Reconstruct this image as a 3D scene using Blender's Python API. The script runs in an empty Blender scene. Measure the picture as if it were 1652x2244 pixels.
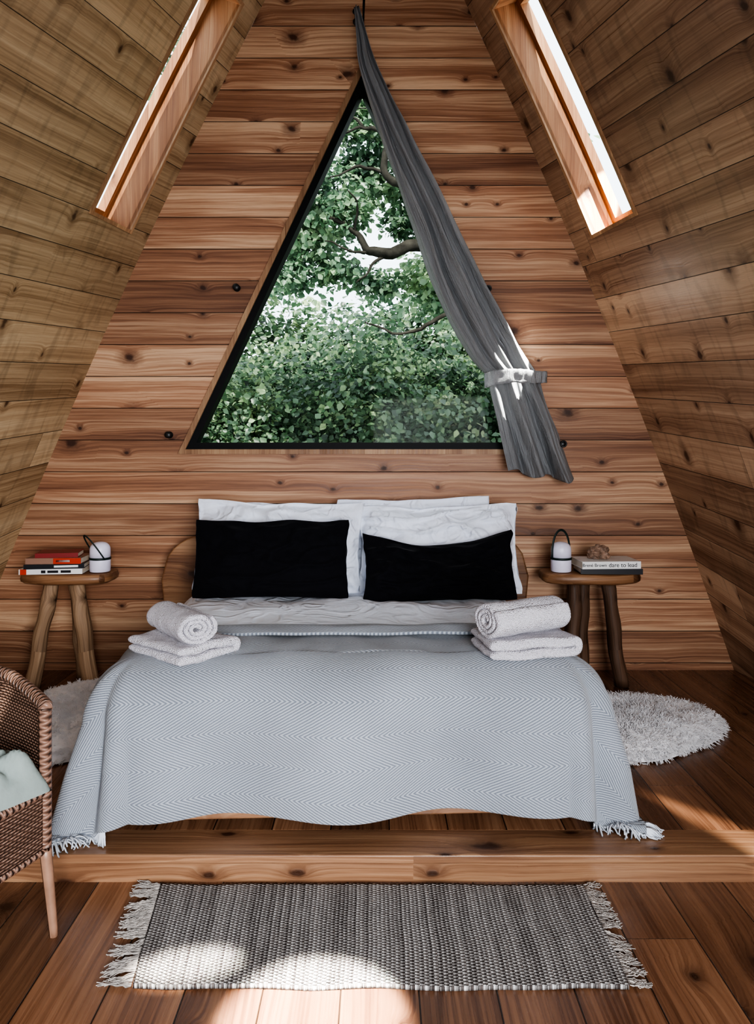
import bpy, math, random
import numpy as np
from mathutils import Vector, Matrix, noise, Euler
random.seed(7); np.random.seed(7)
SC=bpy.context.scene
COL=SC.collection

# ------------------------------------------------------------------ node helper
class N:
    def __init__(s,name):
        s.mat=bpy.data.materials.new(name); s.mat.use_nodes=True
        s.nt=s.mat.node_tree; s.nt.nodes.clear()
        s.out=s.n('ShaderNodeOutputMaterial')
    def n(s,t): return s.nt.nodes.new(t)
    def l(s,a,b): s.nt.links.new(a,b)
    def put(s,sock,v):
        if isinstance(v,bpy.types.NodeSocket): s.l(v,sock)
        elif v is not None:
            if isinstance(v,(tuple,list)) and len(v)==3 and len(getattr(sock,'default_value',[0]*3))==4: v=tuple(v)+(1,)
            sock.default_value=v
    def m(s,op,a,b=None,c=None):
        n=s.n('ShaderNodeMath'); n.operation=op
        s.put(n.inputs[0],a)
        if b is not None: s.put(n.inputs[1],b)
        if c is not None: s.put(n.inputs[2],c)
        return n.outputs[0]
    def uv(s):
        t=s.n('ShaderNodeTexCoord'); x=s.n('ShaderNodeSeparateXYZ'); s.l(t.outputs['UV'],x.inputs[0]); return x.outputs[0],x.outputs[1]
    def obj(s):
        return s.n('ShaderNodeTexCoord').outputs['Object']
    def sep(s,v):
        x=s.n('ShaderNodeSeparateXYZ'); s.l(v,x.inputs[0]); return x.outputs
    def comb(s,a,b,c=0.0):
        n=s.n('ShaderNodeCombineXYZ'); s.put(n.inputs[0],a); s.put(n.inputs[1],b); s.put(n.inputs[2],c); return n.outputs[0]
    def wn(s,v):
        n=s.n('ShaderNodeTexWhiteNoise'); n.noise_dimensions='1D'; s.put(n.inputs['W'],v); return n.outputs['Value']
    def noise(s,vec,scale=1,detail=3,rough=.5,dist=0):
        n=s.n('ShaderNodeTexNoise'); s.put(n.inputs['Vector'],vec)
        n.inputs['Scale'].default_value=scale; n.inputs['Detail'].default_value=detail
        n.inputs['Roughness'].default_value=rough; n.inputs['Distortion'].default_value=dist
        return n.outputs['Fac']
    def vor(s,vec,scale=1,dim='3D'):
        n=s.n('ShaderNodeTexVoronoi'); n.voronoi_dimensions=dim; s.put(n.inputs['Vector'],vec); n.inputs['Scale'].default_value=scale
        return n.outputs['Distance'],n.outputs['Color']
    def mr(s,v,a,b,c=0.0,d=1.0,smooth=False):
        n=s.n('ShaderNodeMapRange'); 
        if smooth: n.interpolation_type='SMOOTHSTEP'
        s.put(n.inputs[0],v); n.inputs[1].default_value=a; n.inputs[2].default_value=b; n.inputs[3].default_value=c; n.inputs[4].default_value=d
        return n.outputs[0]
    def mix(s,f,a,b,mode='MIX'):
        n=s.n('ShaderNodeMix'); n.data_type='RGBA'; n.blend_type=mode
        s.put(n.inputs[0],f); s.put(n.inputs[6],a); s.put(n.inputs[7],b); return n.outputs[2]
    def ramp(s,f,stops):
        n=s.n('ShaderNodeValToRGB'); e=n.color_ramp.elements
        while len(e)<len(stops): e.new(.5)
        for i,(p,c) in enumerate(stops): e[i].position=p; e[i].color=tuple(c)+(1,)
        s.put(n.inputs[0],f); return n.outputs[0]
    def scale(s,col,f):
        n=s.n('ShaderNodeVectorMath'); n.operation='SCALE'; s.put(n.inputs[0],col); s.put(n.inputs[3],f); return n.outputs[0]
    def bump(s,h,st=.3,d=.01):
        n=s.n('ShaderNodeBump'); n.inputs['Strength'].default_value=st; n.inputs['Distance'].default_value=d; s.put(n.inputs['Height'],h); return n.outputs[0]
    def bsdf(s,col,rough=.6,normal=None,metal=0,spec=.5,sheen=0,trans=0):
        n=s.n('ShaderNodeBsdfPrincipled'); s.put(n.inputs['Base Color'],col); s.put(n.inputs['Roughness'],rough)
        n.inputs['Metallic'].default_value=metal; n.inputs['Specular IOR Level'].default_value=spec
        n.inputs['Sheen Weight'].default_value=sheen
        if normal is not None: s.l(normal,n.inputs['Normal'])
        s.l(n.outputs[0],s.out.inputs[0]); return n

def wood(name,dark,mid,light,bh=.2,bl=2.6,kx=2.6,kv=3.4,rough=.5,spec=.4,groove=1.0,kr=.07,var=.45,gw=.003,streak=1.0,fig=.0,miss=.42):
    t=N(name); u,v=t.uv()
    vr=t.m('DIVIDE',v,bh); row=t.m('FLOOR',vr); fv=t.m('FRACT',vr)
    r1=t.wn(t.m('ADD',row,.37)); uu=t.m('MULTIPLY_ADD',r1,9.0,u)
    cr=t.m('DIVIDE',uu,bl); col=t.m('FLOOR',cr); fc=t.m('FRACT',cr)
    rid=t.wn(t.m('ADD',t.m('MULTIPLY',row,13.7),t.m('MULTIPLY_ADD',col,5.3,.1)))
    r30=t.m('MULTIPLY',rid,30.0)
    kd,kc=t.vor(t.comb(t.m('MULTIPLY',uu,kx),t.m('MULTIPLY_ADD',v,kv,t.m('MULTIPLY',rid,5.0)),0.0),1,'2D')
    ks=t.sep(kc); kc0=ks[0]
    kd=t.m('ADD',kd,t.m('MULTIPLY',t.m('LESS_THAN',kc0,miss),1.0))
    kd=t.m('MULTIPLY',kd,t.mr(ks[1],0,1,.65,2.2))
    kd=t.m('ADD',kd,t.m('MULTIPLY',t.m('SUBTRACT',t.noise(t.comb(t.m('MULTIPLY',uu,24),t.m('MULTIPLY',v,34),0.0),1,2),.5),.10))
    ke=t.m('EXPONENT',t.m('MULTIPLY',kd,-9.0))
    wan=t.noise(t.comb(t.m('MULTIPLY',uu,1.1),t.m('MULTIPLY_ADD',v,3.0,r30),r30),1,2,.5)
    vw=t.m('ADD',v,t.m('MULTIPLY_ADD',wan,.05,t.m('MULTIPLY',ke,.07)))
    g2=t.noise(t.comb(t.m('MULTIPLY',uu,.38),t.m('MULTIPLY_ADD',vw,8.5,r30),r30),1,3,.5,.25)
    g1=t.noise(t.comb(t.m('MULTIPLY',uu,1.2),t.m('MULTIPLY_ADD',vw,110.0,r30),r30),1,4,.55,.1)
    ring=t.m('SINE',t.m('ADD',t.m('MULTIPLY',vw,150.0),t.m('MULTIPLY',g2,50.0)))
    fine=t.noise(t.comb(t.m('MULTIPLY',uu,12.0),t.m('MULTIPLY',v,420.0),r30),1,3,.6)
    val=t.m('ADD',t.m('MULTIPLY_ADD',g1,.30,.10),t.m('ADD',t.m('MULTIPLY',g2,.46*streak),t.m('MULTIPLY_ADD',ring,.022,.02)))
    val=t.m('ADD',val,t.m('MULTIPLY_ADD',rid,.07,-.035))
    c=t.ramp(val,[(.37,dark),(.485,mid),(.61,light)])
    c=t.scale(c,t.mr(fine,.3,.7,.88,1.08))
    if fig:
        fg=t.noise(t.comb(t.m('MULTIPLY',uu,16.0),t.m('MULTIPLY_ADD',v,3.0,r30),2.0),1,2,.5,.8)
        c=t.scale(c,t.mr(fg,.32,.48,1-fig,1.0))
    kf=t.mr(kd,kr*.35,kr*1.3,1,0,True)
    halo=t.mr(kd,kr,kr*3.2,.6,0,True)
    c=t.mix(halo,c,tuple(x*.8 for x in dark))
    c=t.mix(t.m('MULTIPLY',kf,.9),c,(dark[0]*.25,dark[1]*.19,dark[2]*.17))
    c=t.scale(c,t.m('MULTIPLY_ADD',rid,var,1-var*.5))
    e=t.m('MULTIPLY',t.m('MINIMUM',fv,t.m('SUBTRACT',1.0,fv)),bh)
    e2=t.m('MULTIPLY',t.m('MINIMUM',fc,t.m('SUBTRACT',1.0,fc)),bl)
    gm=t.mr(t.m('MINIMUM',e,t.m('MULTIPLY',e2,1.8)),gw*.3,gw,0,1,True)
    c=t.scale(c,t.m('MULTIPLY_ADD',gm,groove*.88,1-groove*.88))
    h=t.m('ADD',t.m('MULTIPLY',gm,1.0*groove),t.m('ADD',t.m('MULTIPLY',g1,.3),t.m('MULTIPLY',kf,.2)))
    t.bsdf(c,t.mr(g1,.3,.7,rough-.08,rough+.12),t.bump(h,.5,.006),spec=spec)
    return t.mat

M_back=wood('pine_wall_boards',(.165,.070,.038),(.33,.165,.092),(.58,.38,.24),bh=.2,bl=60,kx=2.9,kv=4.0,kr=.075,var=.36,gw=.0035,miss=.35)
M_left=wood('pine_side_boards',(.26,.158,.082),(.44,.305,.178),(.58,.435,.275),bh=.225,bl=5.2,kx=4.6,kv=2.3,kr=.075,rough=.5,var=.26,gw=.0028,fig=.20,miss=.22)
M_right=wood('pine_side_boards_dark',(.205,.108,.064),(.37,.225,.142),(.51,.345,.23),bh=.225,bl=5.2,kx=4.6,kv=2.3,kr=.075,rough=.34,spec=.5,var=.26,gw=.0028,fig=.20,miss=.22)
M_floor=wood('varnished_floor_boards',(.11,.049,.027),(.225,.110,.060),(.34,.185,.105),bh=.215,bl=5,kx=2.3,kv=3.2,kr=.075,rough=.27,spec=.6,var=.4,gw=.0032,streak=.85,miss=.35)
M_nose=wood('pine_step_board',(.17,.080,.043),(.31,.165,.091),(.44,.265,.15),bh=.6,bl=9,kx=2.4,kv=5.,rough=.34,spec=.6,groove=0,kr=.09,miss=.35)
M_reveal=wood('orange_pine',(.27,.11,.045),(.43,.20,.09),(.58,.33,.17),bh=.8,bl=9,kx=1.6,kv=2.0,rough=.45,groove=0,kr=.04)
M_trim=wood('pine_trim',(.26,.13,.065),(.38,.22,.12),(.5,.33,.19),bh=.5,bl=9,kx=.6,kv=.5,groove=0,kr=.02)
M_slab=wood('live_edge_slab',(.13,.055,.027),(.26,.13,.065),(.40,.235,.13),bh=1.5,bl=9,kx=2.6,kv=3.,rough=.4,groove=0,kr=.08,miss=.3)
M_leg=wood('rough_log',(.16,.09,.05),(.42,.27,.165),(.66,.48,.31),bh=1.5,bl=9,kx=3,kv=2.,rough=.65,groove=0,kr=.05)
M_legd=wood('dark_log',(.045,.024,.014),(.13,.07,.042),(.22,.125,.075),bh=1.5,bl=9,kx=3,kv=2.,rough=.6,groove=0,kr=.05)

def plain(name,col,rough=.6,spec=.4,metal=0,nscale=0,namp=.1,bumps=0,bsc=60,sheen=0):
    t=N(name); c=col; nm=None
    o=t.obj()
    if nscale:
        f=t.noise(o,nscale,4,.6); c=t.scale(col,t.mr(f,.3,.7,1-namp,1+namp))
    else:
        f=t.noise(o,8,2); c=t.scale(col,t.mr(f,.3,.7,.97,1.03))
    if bumps: nm=t.bump(t.noise(o,bsc,4,.6),bumps,.004)
    t.bsdf(c,rough,nm,metal=metal,spec=spec,sheen=sheen); return t.mat

def cotton(name,col,bs,scl):
    t=N(name); o=t.obj()
    a=t.noise(o,scl,2,.5,1.2); r=t.m('ABSOLUTE',t.m('SUBTRACT',a,.5)); ridge=t.mr(r,0,.12,1,0,True)
    b=t.noise(o,scl*3,3,.5,.6); fine=t.noise(o,400,2)
    h=t.m('ADD',t.m('MULTIPLY',ridge,.8),t.m('ADD',t.m('MULTIPLY',b,.9),t.m('MULTIPLY',fine,.05)))
    c=t.scale(col,t.mr(b,.3,.7,.96,1.03))
    t.bsdf(c,.85,t.bump(h,bs,.016),spec=.15,sheen=.15); return t.mat
M_black=plain('black_frame',(.004,.004,.005),.55,.2)
M_iron=plain('black_iron',(.012,.012,.013),.4,.5)
M_linenw=cotton('white_cotton',(.76,.80,.90),.6,5)
M_sheet=cotton('white_duvet_cotton',(.80,.84,.94),.6,4)
M_velvet=plain('black_velvet',(.0045,.0045,.007),.8,.12,nscale=40,namp=.2,sheen=.05)
M_matt=plain('mattress_ticking',(.6,.6,.62),.8)
M_lantw=plain('milky_plastic',(.74,.72,.86),.35,.5)
M_strap=plain('dark_green_strap',(.01,.022,.02),.5,.4)
M_rock=plain('brown_crystal_rock',(.22,.14,.10),.6,.5,nscale=30,namp=.6,bumps=.8,bsc=50)
M_paper=plain('book_pages',(.62,.56,.46),.8)
M_bred=plain('dark_red_cover',(.23,.02,.02),.4); M_red=plain('red_cover',(.5,.045,.02),.4)
M_bwhite=plain('white_cover',(.75,.75,.74),.4); M_bblack=plain('black_cover',(.015,.015,.02),.35); M_bbrown=plain('brown_cover',(.30,.17,.12),.5)

def terry():
    t=N('white_terry_towel'); o=t.obj(); d,_=t.vor(o,210); f=t.noise(o,22,4,.7)
    c=t.scale((.79,.76,.84),t.mr(d,0,.9,1.06,.72)); h=t.m('ADD',t.m('MULTIPLY',d,-1.0),t.m('MULTIPLY',f,1.6))
    t.bsdf(c,.95,t.bump(h,1.0,.009),spec=.05,sheen=.5); return t.mat
M_terry=terry()

def herring():
    t=N('herringbone_wool'); u,v=t.uv()
    zig=t.m('MULTIPLY',t.m('ABSOLUTE',t.m('SUBTRACT',t.m('FRACT',t.m('DIVIDE',v,.23)),.5)),.23)
    ph=t.m('ADD',zig,t.m('MULTIPLY',u,.55))
    w=t.noise(t.comb(u,v,0.0),35,3)
    s=t.m('SINE',t.m('MULTIPLY_ADD',ph,2*math.pi/.0102,t.m('MULTIPLY',w,1.8)))
    fuzz=t.noise(t.comb(u,v,0.0),300,3,.7)
    f=t.m('ADD',s,t.m('MULTIPLY_ADD',fuzz,2.4,-1.2))
    c=t.mix(t.mr(f,-.8,.8,0,1),(.17,.19,.225),(.40,.43,.475))
    big=t.noise(t.comb(u,v,0.0),3,2); c=t.scale(c,t.mr(big,.3,.7,.92,1.07))
    t.bsdf(c,.95,t.bump(f,.45,.003),spec=.08,sheen=.25); return t.mat
M_wool=herring()
M_fringe=plain('wool_fringe',(.58,.61,.66),.95,.05)

def weave():
    t=N('woven_rag_rug'); u,v=t.uv()
    a=t.m('SINE',t.m('MULTIPLY',u,2*math.pi/.0135)); 
    colid=t.m('FLOOR',t.m('DIVIDE',u,.0135))
    rowp=t.m('MULTIPLY',t.m('MODULO',colid,2.0),math.pi)
    wob=t.m('MULTIPLY',t.noise(t.comb(u,v,0.0),40,2),2.4)
    b=t.m('SINE',t.m('ADD',t.m('MULTIPLY_ADD',v,2*math.pi/.0125,wob),rowp))
    dots=t.mr(t.m('ADD',t.m('MULTIPLY',a,.5),t.m('MULTIPLY',b,.75)),-.5,.5,0,1)
    rc=t.wn(colid)
    patch=t.noise(t.comb(t.m('MULTIPLY',u,60.0),t.m('MULTIPLY',v,6.0),rc),1,3,.6)
    st=t.mr(t.m('ADD',t.m('MULTIPLY',rc,.4),patch),.45,.9,0,1)
    light=t.mix(st,(.42,.405,.395),(.66,.645,.63))
    dark=t.mix(st,(.06,.048,.045),(.17,.15,.142))
    n=t.noise(t.comb(u,v,0.0),110,3,.7)
    c=t.mix(t.m('MULTIPLY',dots,t.mr(n,.3,.6,.5,1)),dark,light)
    t.bsdf(c,.95,t.bump(t.m('ADD',dots,t.m('MULTIPLY',n,.7)),1.0,.010),spec=.08); return t.mat
M_rug=weave()
M_rugf=plain('jute_fringe',(.40,.37,.345),.95,.05,nscale=60,namp=.4)

def wicker():
    t=N('woven_wicker'); u,v=t.uv()
    row=t.m('FLOOR',t.m('DIVIDE',v,.0085)); fr=t.m('FRACT',t.m('DIVIDE',v,.0085))
    over=t.m('SINE',t.m('ADD',t.m('MULTIPLY',u,math.pi/.014),t.m('MULTIPLY',row,math.pi)))
    hump=t.m('SINE',t.m('MULTIPLY',fr,math.pi))
    h=t.m('MULTIPLY',hump,t.mr(over,-1,.3,.35,1))
    r=t.wn(row); n=t.noise(t.comb(t.m('MULTIPLY',u,30),t.m('MULTIPLY',v,200),0.0),1,2)
    c=t.mix(h,(.065,.035,.026),(.33,.20,.145)); c=t.scale(c,t.mr(t.m('ADD',r,n),.3,1.6,.65,1.25))
    t.bsdf(c,.45,t.bump(h,1,.008),spec=.4); return t.mat
M_wick=wicker()
def braid():
    t=N('braided_cane'); u,v=t.uv()
    s=t.m('ABSOLUTE',t.m('SINE',t.m('MULTIPLY_ADD',u,math.pi/.022,t.m('MULTIPLY',v,math.pi*2/.3))))
    s2=t.m('ABSOLUTE',t.m('SINE',t.m('MULTIPLY_ADD',u,math.pi/.022,t.m('MULTIPLY',v,-math.pi*2/.3))))
    h=t.m('MAXIMUM',s,t.m('MULTIPLY',s2,.9))
    c=t.mix(t.mr(h,.3,1,0,1),(.11,.062,.044),(.28,.165,.12)); t.bsdf(c,.42,t.bump(h,1,.012),spec=.4); return t.mat
M_braid=braid()
M_cane=plain('cane_leg',(.29,.165,.11),.4,.5,nscale=12,namp=.25)

def linen_curtain():
    t=N('grey_linen_curtain'); u,v=t.uv()
    f=t.noise(t.comb(t.m('MULTIPLY',u,400),t.m('MULTIPLY',v,60),0.0),1,2); g=t.noise(t.comb(t.m('MULTIPLY',u,60),t.m('MULTIPLY',v,400),0.0),1,2)
    big=t.noise(t.comb(t.m('MULTIPLY',u,16),t.m('MULTIPLY',v,3),0.0),1,4,.6,.8)
    hem=t.mr(t.m('ABSOLUTE',t.m('SUBTRACT',u,1.12)),.003,.007,.72,1.0)
    hem2=t.mr(t.m('ABSOLUTE',t.m('SUBTRACT',u,.07)),.003,.007,.75,1.0)
    c=t.scale((.53,.545,.565),t.m('MULTIPLY',t.m('MULTIPLY',hem,hem2),t.mr(t.m('ADD',f,g),.7,1.3,.82,1.14)))
    p=t.bsdf(c,.9,t.bump(t.m('ADD',t.m('MULTIPLY',big,8.0),t.m('ADD',f,g)),.9,.010),spec=.08,sheen=.1)
    tr=t.n('ShaderNodeBsdfTranslucent'); t.put(tr.inputs[0],(.55,.56,.58)); mx=t.n('ShaderNodeMixShader'); mx.inputs[0].default_value=.18
    t.l(p.outputs[0],mx.inputs[1]); t.l(tr.outputs[0],mx.inputs[2]); t.l(mx.outputs[0],t.out.inputs[0]); return t.mat
M_curt=linen_curtain()
def glassm():
    t=N('clear_glass'); a=t.n('ShaderNodeBsdfTransparent'); g=t.n('ShaderNodeBsdfGlossy'); g.inputs['Roughness'].default_value=.02
    o=t.noise(t.obj(),3,1); mx=t.n('ShaderNodeMixShader'); t.put(mx.inputs[0],t.mr(o,0,1,.002,.004))
    t.put(a.inputs[0],(.97,.99,.98)); t.l(a.outputs[0],mx.inputs[1]); t.l(g.outputs[0],mx.inputs[2]); t.l(mx.outputs[0],t.out.inputs[0]); return t.mat
M_glass=glassm()
def leafm(name,c1,c2,c3):
    t=N(name); at=t.n('ShaderNodeAttribute'); at.attribute_name='rnd'
    c=t.ramp(at.outputs['Fac'],[(0,c1),(.55,c2),(1,c3)])
    p=t.bsdf(c,.4,spec=.7); tr=t.n('ShaderNodeBsdfTranslucent'); t.put(tr.inputs[0],t.scale(c,1.5)); mx=t.n('ShaderNodeMixShader'); mx.inputs[0].default_value=.42
    t.l(p.outputs[0],mx.inputs[1]); t.l(tr.outputs[0],mx.inputs[2]); t.l(mx.outputs[0],t.out.inputs[0]); return t.mat
M_leaf=leafm('leaf_green',(.022,.048,.030),(.11,.19,.10),(.46,.56,.30))
M_leaf2=leafm('leaf_tree',(.035,.075,.048),(.15,.25,.15),(.46,.58,.36))
M_bark=plain('mossy_bark',(.03,.028,.023),.9,.1,nscale=9,namp=.5,bumps=1,bsc=25)
M_grass=plain('rough_grass',(.05,.11,.03),.95,.1,nscale=3,namp=.4)
M_fur=plain('cream_wool',(.78,.765,.78),.95,.05,nscale=14,namp=.1,sheen=.4)
M_sage=plain('sage_linen',(.25,.295,.28),.9,.1,nscale=6,namp=.12,bumps=.5,bsc=40)

# ------------------------------------------------------------------ mesh helpers
def fin(ob,label=None,cat=None,kind=None,group=None,parent=None):
    if label: ob['label']=label
    if cat: ob['category']=cat
    if kind: ob['kind']=kind
    if group: ob['group']=group
    if parent: ob.parent=parent
    return ob
def mk(name,verts,faces,mat,uvs=None,smooth=False,**k):
    me=bpy.data.meshes.new(name); me.from_pydata([tuple(v) for v in verts],[],faces); me.update()
    if mat: me.materials.append(mat)
    if uvs is not None:
        L=me.uv_layers.new(name='UVMap'); 
        vi=np.empty(len(me.loops),dtype=np.int32); me.loops.foreach_get('vertex_index',vi)
        a=np.asarray(uvs,dtype=np.float32)[vi]; L.data.foreach_set('uv',a.ravel())
    else: boxuv(me)
    if smooth: me.polygons.foreach_set('use_smooth',[True]*len(me.polygons))
    ob=bpy.data.objects.new(name,me); COL.objects.link(ob); return fin(ob,**k)
def boxuv(me,ax=None):
    L=me.uv_layers.new(name='UVMap') if not me.uv_layers else me.uv_layers[0]
    if not len(me.vertices): return
    co=np.array([v.co[:] for v in me.vertices]); ext=co.max(0)-co.min(0)
    if ax is None: ax=int(ext.argmax())
    for p in me.polygons:
        n=[abs(x) for x in p.normal]; d=n.index(max(n)); o=[i for i in range(3) if i!=d]
        if ax in o: ua=ax; va=[i for i in o if i!=ax][0]
        else: ua,va=o
        for li in p.loop_indices:
            c=me.vertices[me.loops[li].vertex_index].co; L.data[li].uv=(c[ua],c[va]+d*.37+.11)
def empty(name,loc=(0,0,0),rot=0,**k):
    e=bpy.data.objects.new(name,None); e.empty_display_size=.1; e.location=loc; e.rotation_euler=(0,0,rot); COL.objects.link(e); return fin(e,**k)
def box(name,lo,hi,mat,bev=0.0,**k):
    x0,y0,z0=lo; x1,y1,z1=hi
    v=[(x0,y0,z0),(x1,y0,z0),(x1,y1,z0),(x0,y1,z0),(x0,y0,z1),(x1,y0,z1),(x1,y1,z1),(x0,y1,z1)]
    f=[(0,3,2,1),(4,5,6,7),(0,1,5,4),(1,2,6,5),(2,3,7,6),(3,0,4,7)]
    ob=mk(name,v,f,mat,**k)
    if bev:
        b=ob.modifiers.new('b','BEVEL'); b.width=bev; b.segments=3
        ob.data.polygons.foreach_set('use_smooth',[True]*6); 
        w=ob.modifiers.new('w','WEIGHTED_NORMAL')
    return ob
def tube(name,pts,rad,mat,seg=10,closed=False,wob=0,flat=1.0,**k):
    pts=[Vector(p) for p in pts]; n=len(pts)
    if not hasattr(rad,'__len__'): rad=[rad]*n
    V=[];U=[];F=[]; L=0; up=None
    for i,p in enumerate(pts):
        a=pts[(i-1)%n] if (closed or i>0) else p; b=pts[(i+1)%n] if (closed or i<n-1) else p
        t=(b-a).normalized()
        if up is None:
            up=Vector((0,0,1)) if abs(t.z)<.9 else Vector((0,1,0))
        s=t.cross(up).normalized(); up=s.cross(t).normalized()
        if i: L+=(p-pts[i-1]).length
        for j in range(seg+1):
            an=2*math.pi*j/seg; r=rad[i]
            if wob: r*=1+wob*noise.noise(Vector((math.cos(an)*1.3,math.sin(an)*1.3,L*6+p.x*3)))
            V.append(p+s*math.cos(an)*r+up*math.sin(an)*r*flat); U.append((L,j/seg*.3))
    m=n if closed else n-1
    for i in range(m):
        for j in range(seg):
            a=i*(seg+1)+j; b=((i+1)%n)*(seg+1)+j; F.append((a,a+1,b+1,b))
    if not closed:
        for i,rev in ((0,False),(n-1,True)):
            idx=[i*(seg+1)+j for j in range(seg)]; F.append(tuple(idx if rev else idx[::-1]))
    return mk(name,V,F,mat,U,True,**k)
def smoothpath(pts,n=8):
    pts=[Vector(p) for p in pts]; P=[pts[0]*2-pts[1]]+pts+[pts[-1]*2-pts[-2]]; o=[]
    for i in range(1,len(P)-2):
        for s in range(n):
            t=s/n; a,b,c,d=P[i-1],P[i],P[i+1],P[i+2]
            o.append(.5*((2*b)+(c-a)*t+(2*a-5*b+4*c-d)*t*t+(3*b-3*c+d-a)*t**3))
    o.append(pts[-1]); return o
def lathe(name,prof,mat,seg=32,**k):
    V=[];F=[];U=[]
    for i,(r,z) in enumerate(prof):
        for j in range(seg):
            a=2*math.pi*j/seg; V.append((r*math.cos(a),r*math.sin(a),z)); U.append((j/seg*.3,z))
    for i in range(len(prof)-1):
        for j in range(seg):
            a=i*seg+j; b=i*seg+(j+1)%seg; F.append((a,b,b+seg,a+seg))
    F.append(tuple(range(seg))[::-1]); F.append(tuple((len(prof)-1)*seg+j for j in range(seg)))
    return mk(name,V,F,mat,U,True,**k)
def grid(nu,nv,fn):
    V=[];U=[];F=[]
    for i in range(nu+1):
        for j in range(nv+1):
            p,uv=fn(i/nu,j/nv); V.append(p); U.append(uv)
    for i in range(nu):
        for j in range(nv):
            a=i*(nv+1)+j; F.append((a,a+nv+1,a+nv+2,a+1))
    return V,F,U
def nz(x,y,z=0): return noise.noise(Vector((x,y,z)))
def solid(ob,t,off=-1):
    m=ob.modifiers.new('s','SOLIDIFY'); m.thickness=t; m.offset=off; return ob
S={'kind':'structure'}

# ------------------------------------------------------------------ room shell
YW=4.73; ZC=5.6; YR=-1.6; PZ=.10; YS=2.597
def bow(Z,Y):
    return .12*(math.sin(math.pi*min(Z,ZC)/ZC)**.9-.5 if 0<Z<ZC else -.5)*(1+.55*max(0,YW-Y))
def XL(Z,Y): return -2.055+(Z-1.156)*.466+.21*(Y-YW)-bow(Z,Y)
def XR(Z,Y): return 1.945-(Z-1.156)*.42-.21*(Y-YW)+bow(Z,Y)
zz=[i*ZC/28 for i in range(29)]
Lp=[(XL(z,YW),z) for z in zz]; Rp=[(XR(z,YW),z) for z in zz]
hl=(-1.115,1.48); hr=(1.115,1.48); ha=(0,3.83)
bp=Lp+Rp+[hl,hr,ha]; n=29
iL,iR,iA=2*n,2*n+1,2*n+2
def addwall(Y,flip,name,mat):
    V=[(x,Y,z) for x,z in bp]; F=[]
    F.append((0,n,iR,iL))
    for i in range(n-1):
        a=iL if zz[i]<2.6 else iA; F.append((i+1,i,a))
        b=iR if zz[i]<2.6 else iA; F.append((n+i,n+i+1,b))
    k=[i for i in range(n-1) if zz[i]<2.6][-1]+1
    F.append((k,iL,iA)); F.append((n+k,iA,iR)); F.append((n-1,iA,2*n-1))
    if flip: F=[f[::-1] for f in F]
    return mk(name,V,F,mat,[(x+10,z+.055) for x,z in bp],**S)
wb=addwall(YW,False,'wall_back',M_back)
o=addwall(YW+.18,True,'wall_back_cladding',M_trim); o.parent=wb
def gfun(z):
    if z>2.6: return .06
    if z<.6: return .36
    f=(2.6-z)/2.0; return .06+.30*f*f
def zback(Z,t):
    z=Z
    for _ in range(25): z=.5*z+.5*(Z+gfun(z)*t)
    return z
def sidewall(name,XF,y0,y1,z0,z1,mat,flip):
    ys=sorted(set([round(v,4) for v in list(np.arange(YR,YW,.16))+[YW,y0,y1]]))
    zs=sorted(set([round(v,4) for v in zz+[z0,z1]]))
    V=[];U=[];F=[]; k=len(zs)
    for y in ys:
        for z in zs:
            V.append((XF(z,y),y,z)); t=YW-y; U.append((t*1.02+(20 if flip else 5),zback(z,t)*1.1+.03))
    for i in range(len(ys)-1):
        for j in range(k-1):
            yc=(ys[i]+ys[i+1])/2; zc=(zs[j]+zs[j+1])/2
            if y0<yc<y1 and z0<zc<z1: continue
            a=i*k+j; f=(a,a+k,a+k+1,a+1); F.append(f[::-1] if flip else f)
    return mk(name,V,F,mat,U,True,**S)
LY=(4.17,4.53,2.81,4.16); RY=(4.07,4.49,2.77,4.11)
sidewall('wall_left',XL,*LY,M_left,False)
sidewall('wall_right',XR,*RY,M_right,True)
mk('ceiling',[(XL(ZC,YR),YR,ZC),(XR(ZC,YR),YR,ZC),(XR(ZC,YW),YW,ZC),(XL(ZC,YW),YW,ZC)],[(0,1,2,3)],M_back,**S)
ox,oz=1.25,2.2
rp=[(XL(0,YR),0),(-ox,0),(-ox,oz),(ox,oz),(ox,0),(XR(0,YR),0),(XR(ZC,YR),ZC),(XL(ZC,YR),ZC)]
mk('wall_rear',[(x,YR,z) for x,z in rp],[(0,7,2,1),(7,6,3,2),(6,5,4,3)],M_back,[(x,z) for x,z in rp],**S)
dr=empty('door_1',(0,YR,0),**S)
for x0,x1,z0,z1 in ((-ox,-ox+.07,0,oz),(ox-.07,ox,0,oz),(-ox,ox,oz-.07,oz),(-.04,.04,0,oz-.07)):
    box('door_frame',(x0,-.03,z0),(x1,.03,z1),M_black,parent=dr,**S)
mk('floor',[(XL(0,YR),YR,0),(XR(0,YR),YR,0),(XR(0,YS),YS,0),(XL(0,YS),YS,0)],[(0,1,2,3)],M_floor,
   [(YR,XL(0,YR)+20),(YR,XR(0,YR)+20),(YS,XR(0,YS)+20),(YS,XL(0,YS)+20)],**S)
y0=YS+.16
pv=[(XL(PZ,y0),y0,PZ),(XR(PZ,y0),y0,PZ),(XR(PZ,YW),YW,PZ),(XL(PZ,YW),YW,PZ)]
mk('floor_platform',pv+[(a,b,0) for a,b,c in pv],[(0,1,2,3),(0,4,5,1)],M_floor,[(p[1]*1+3,p[0]+20.07) for p in pv]*2,**S)
xa=XL(PZ,YS); xb=XR(PZ,YS)
box('trim_1',(xa,YS,.0),(xb,YS+.025,PZ-.032),M_nose,**S)
box('trim_2',(xa,YS-.015,PZ-.03),(xb,YS+.16,PZ+.001),M_nose,bev=.006,**S)
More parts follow.
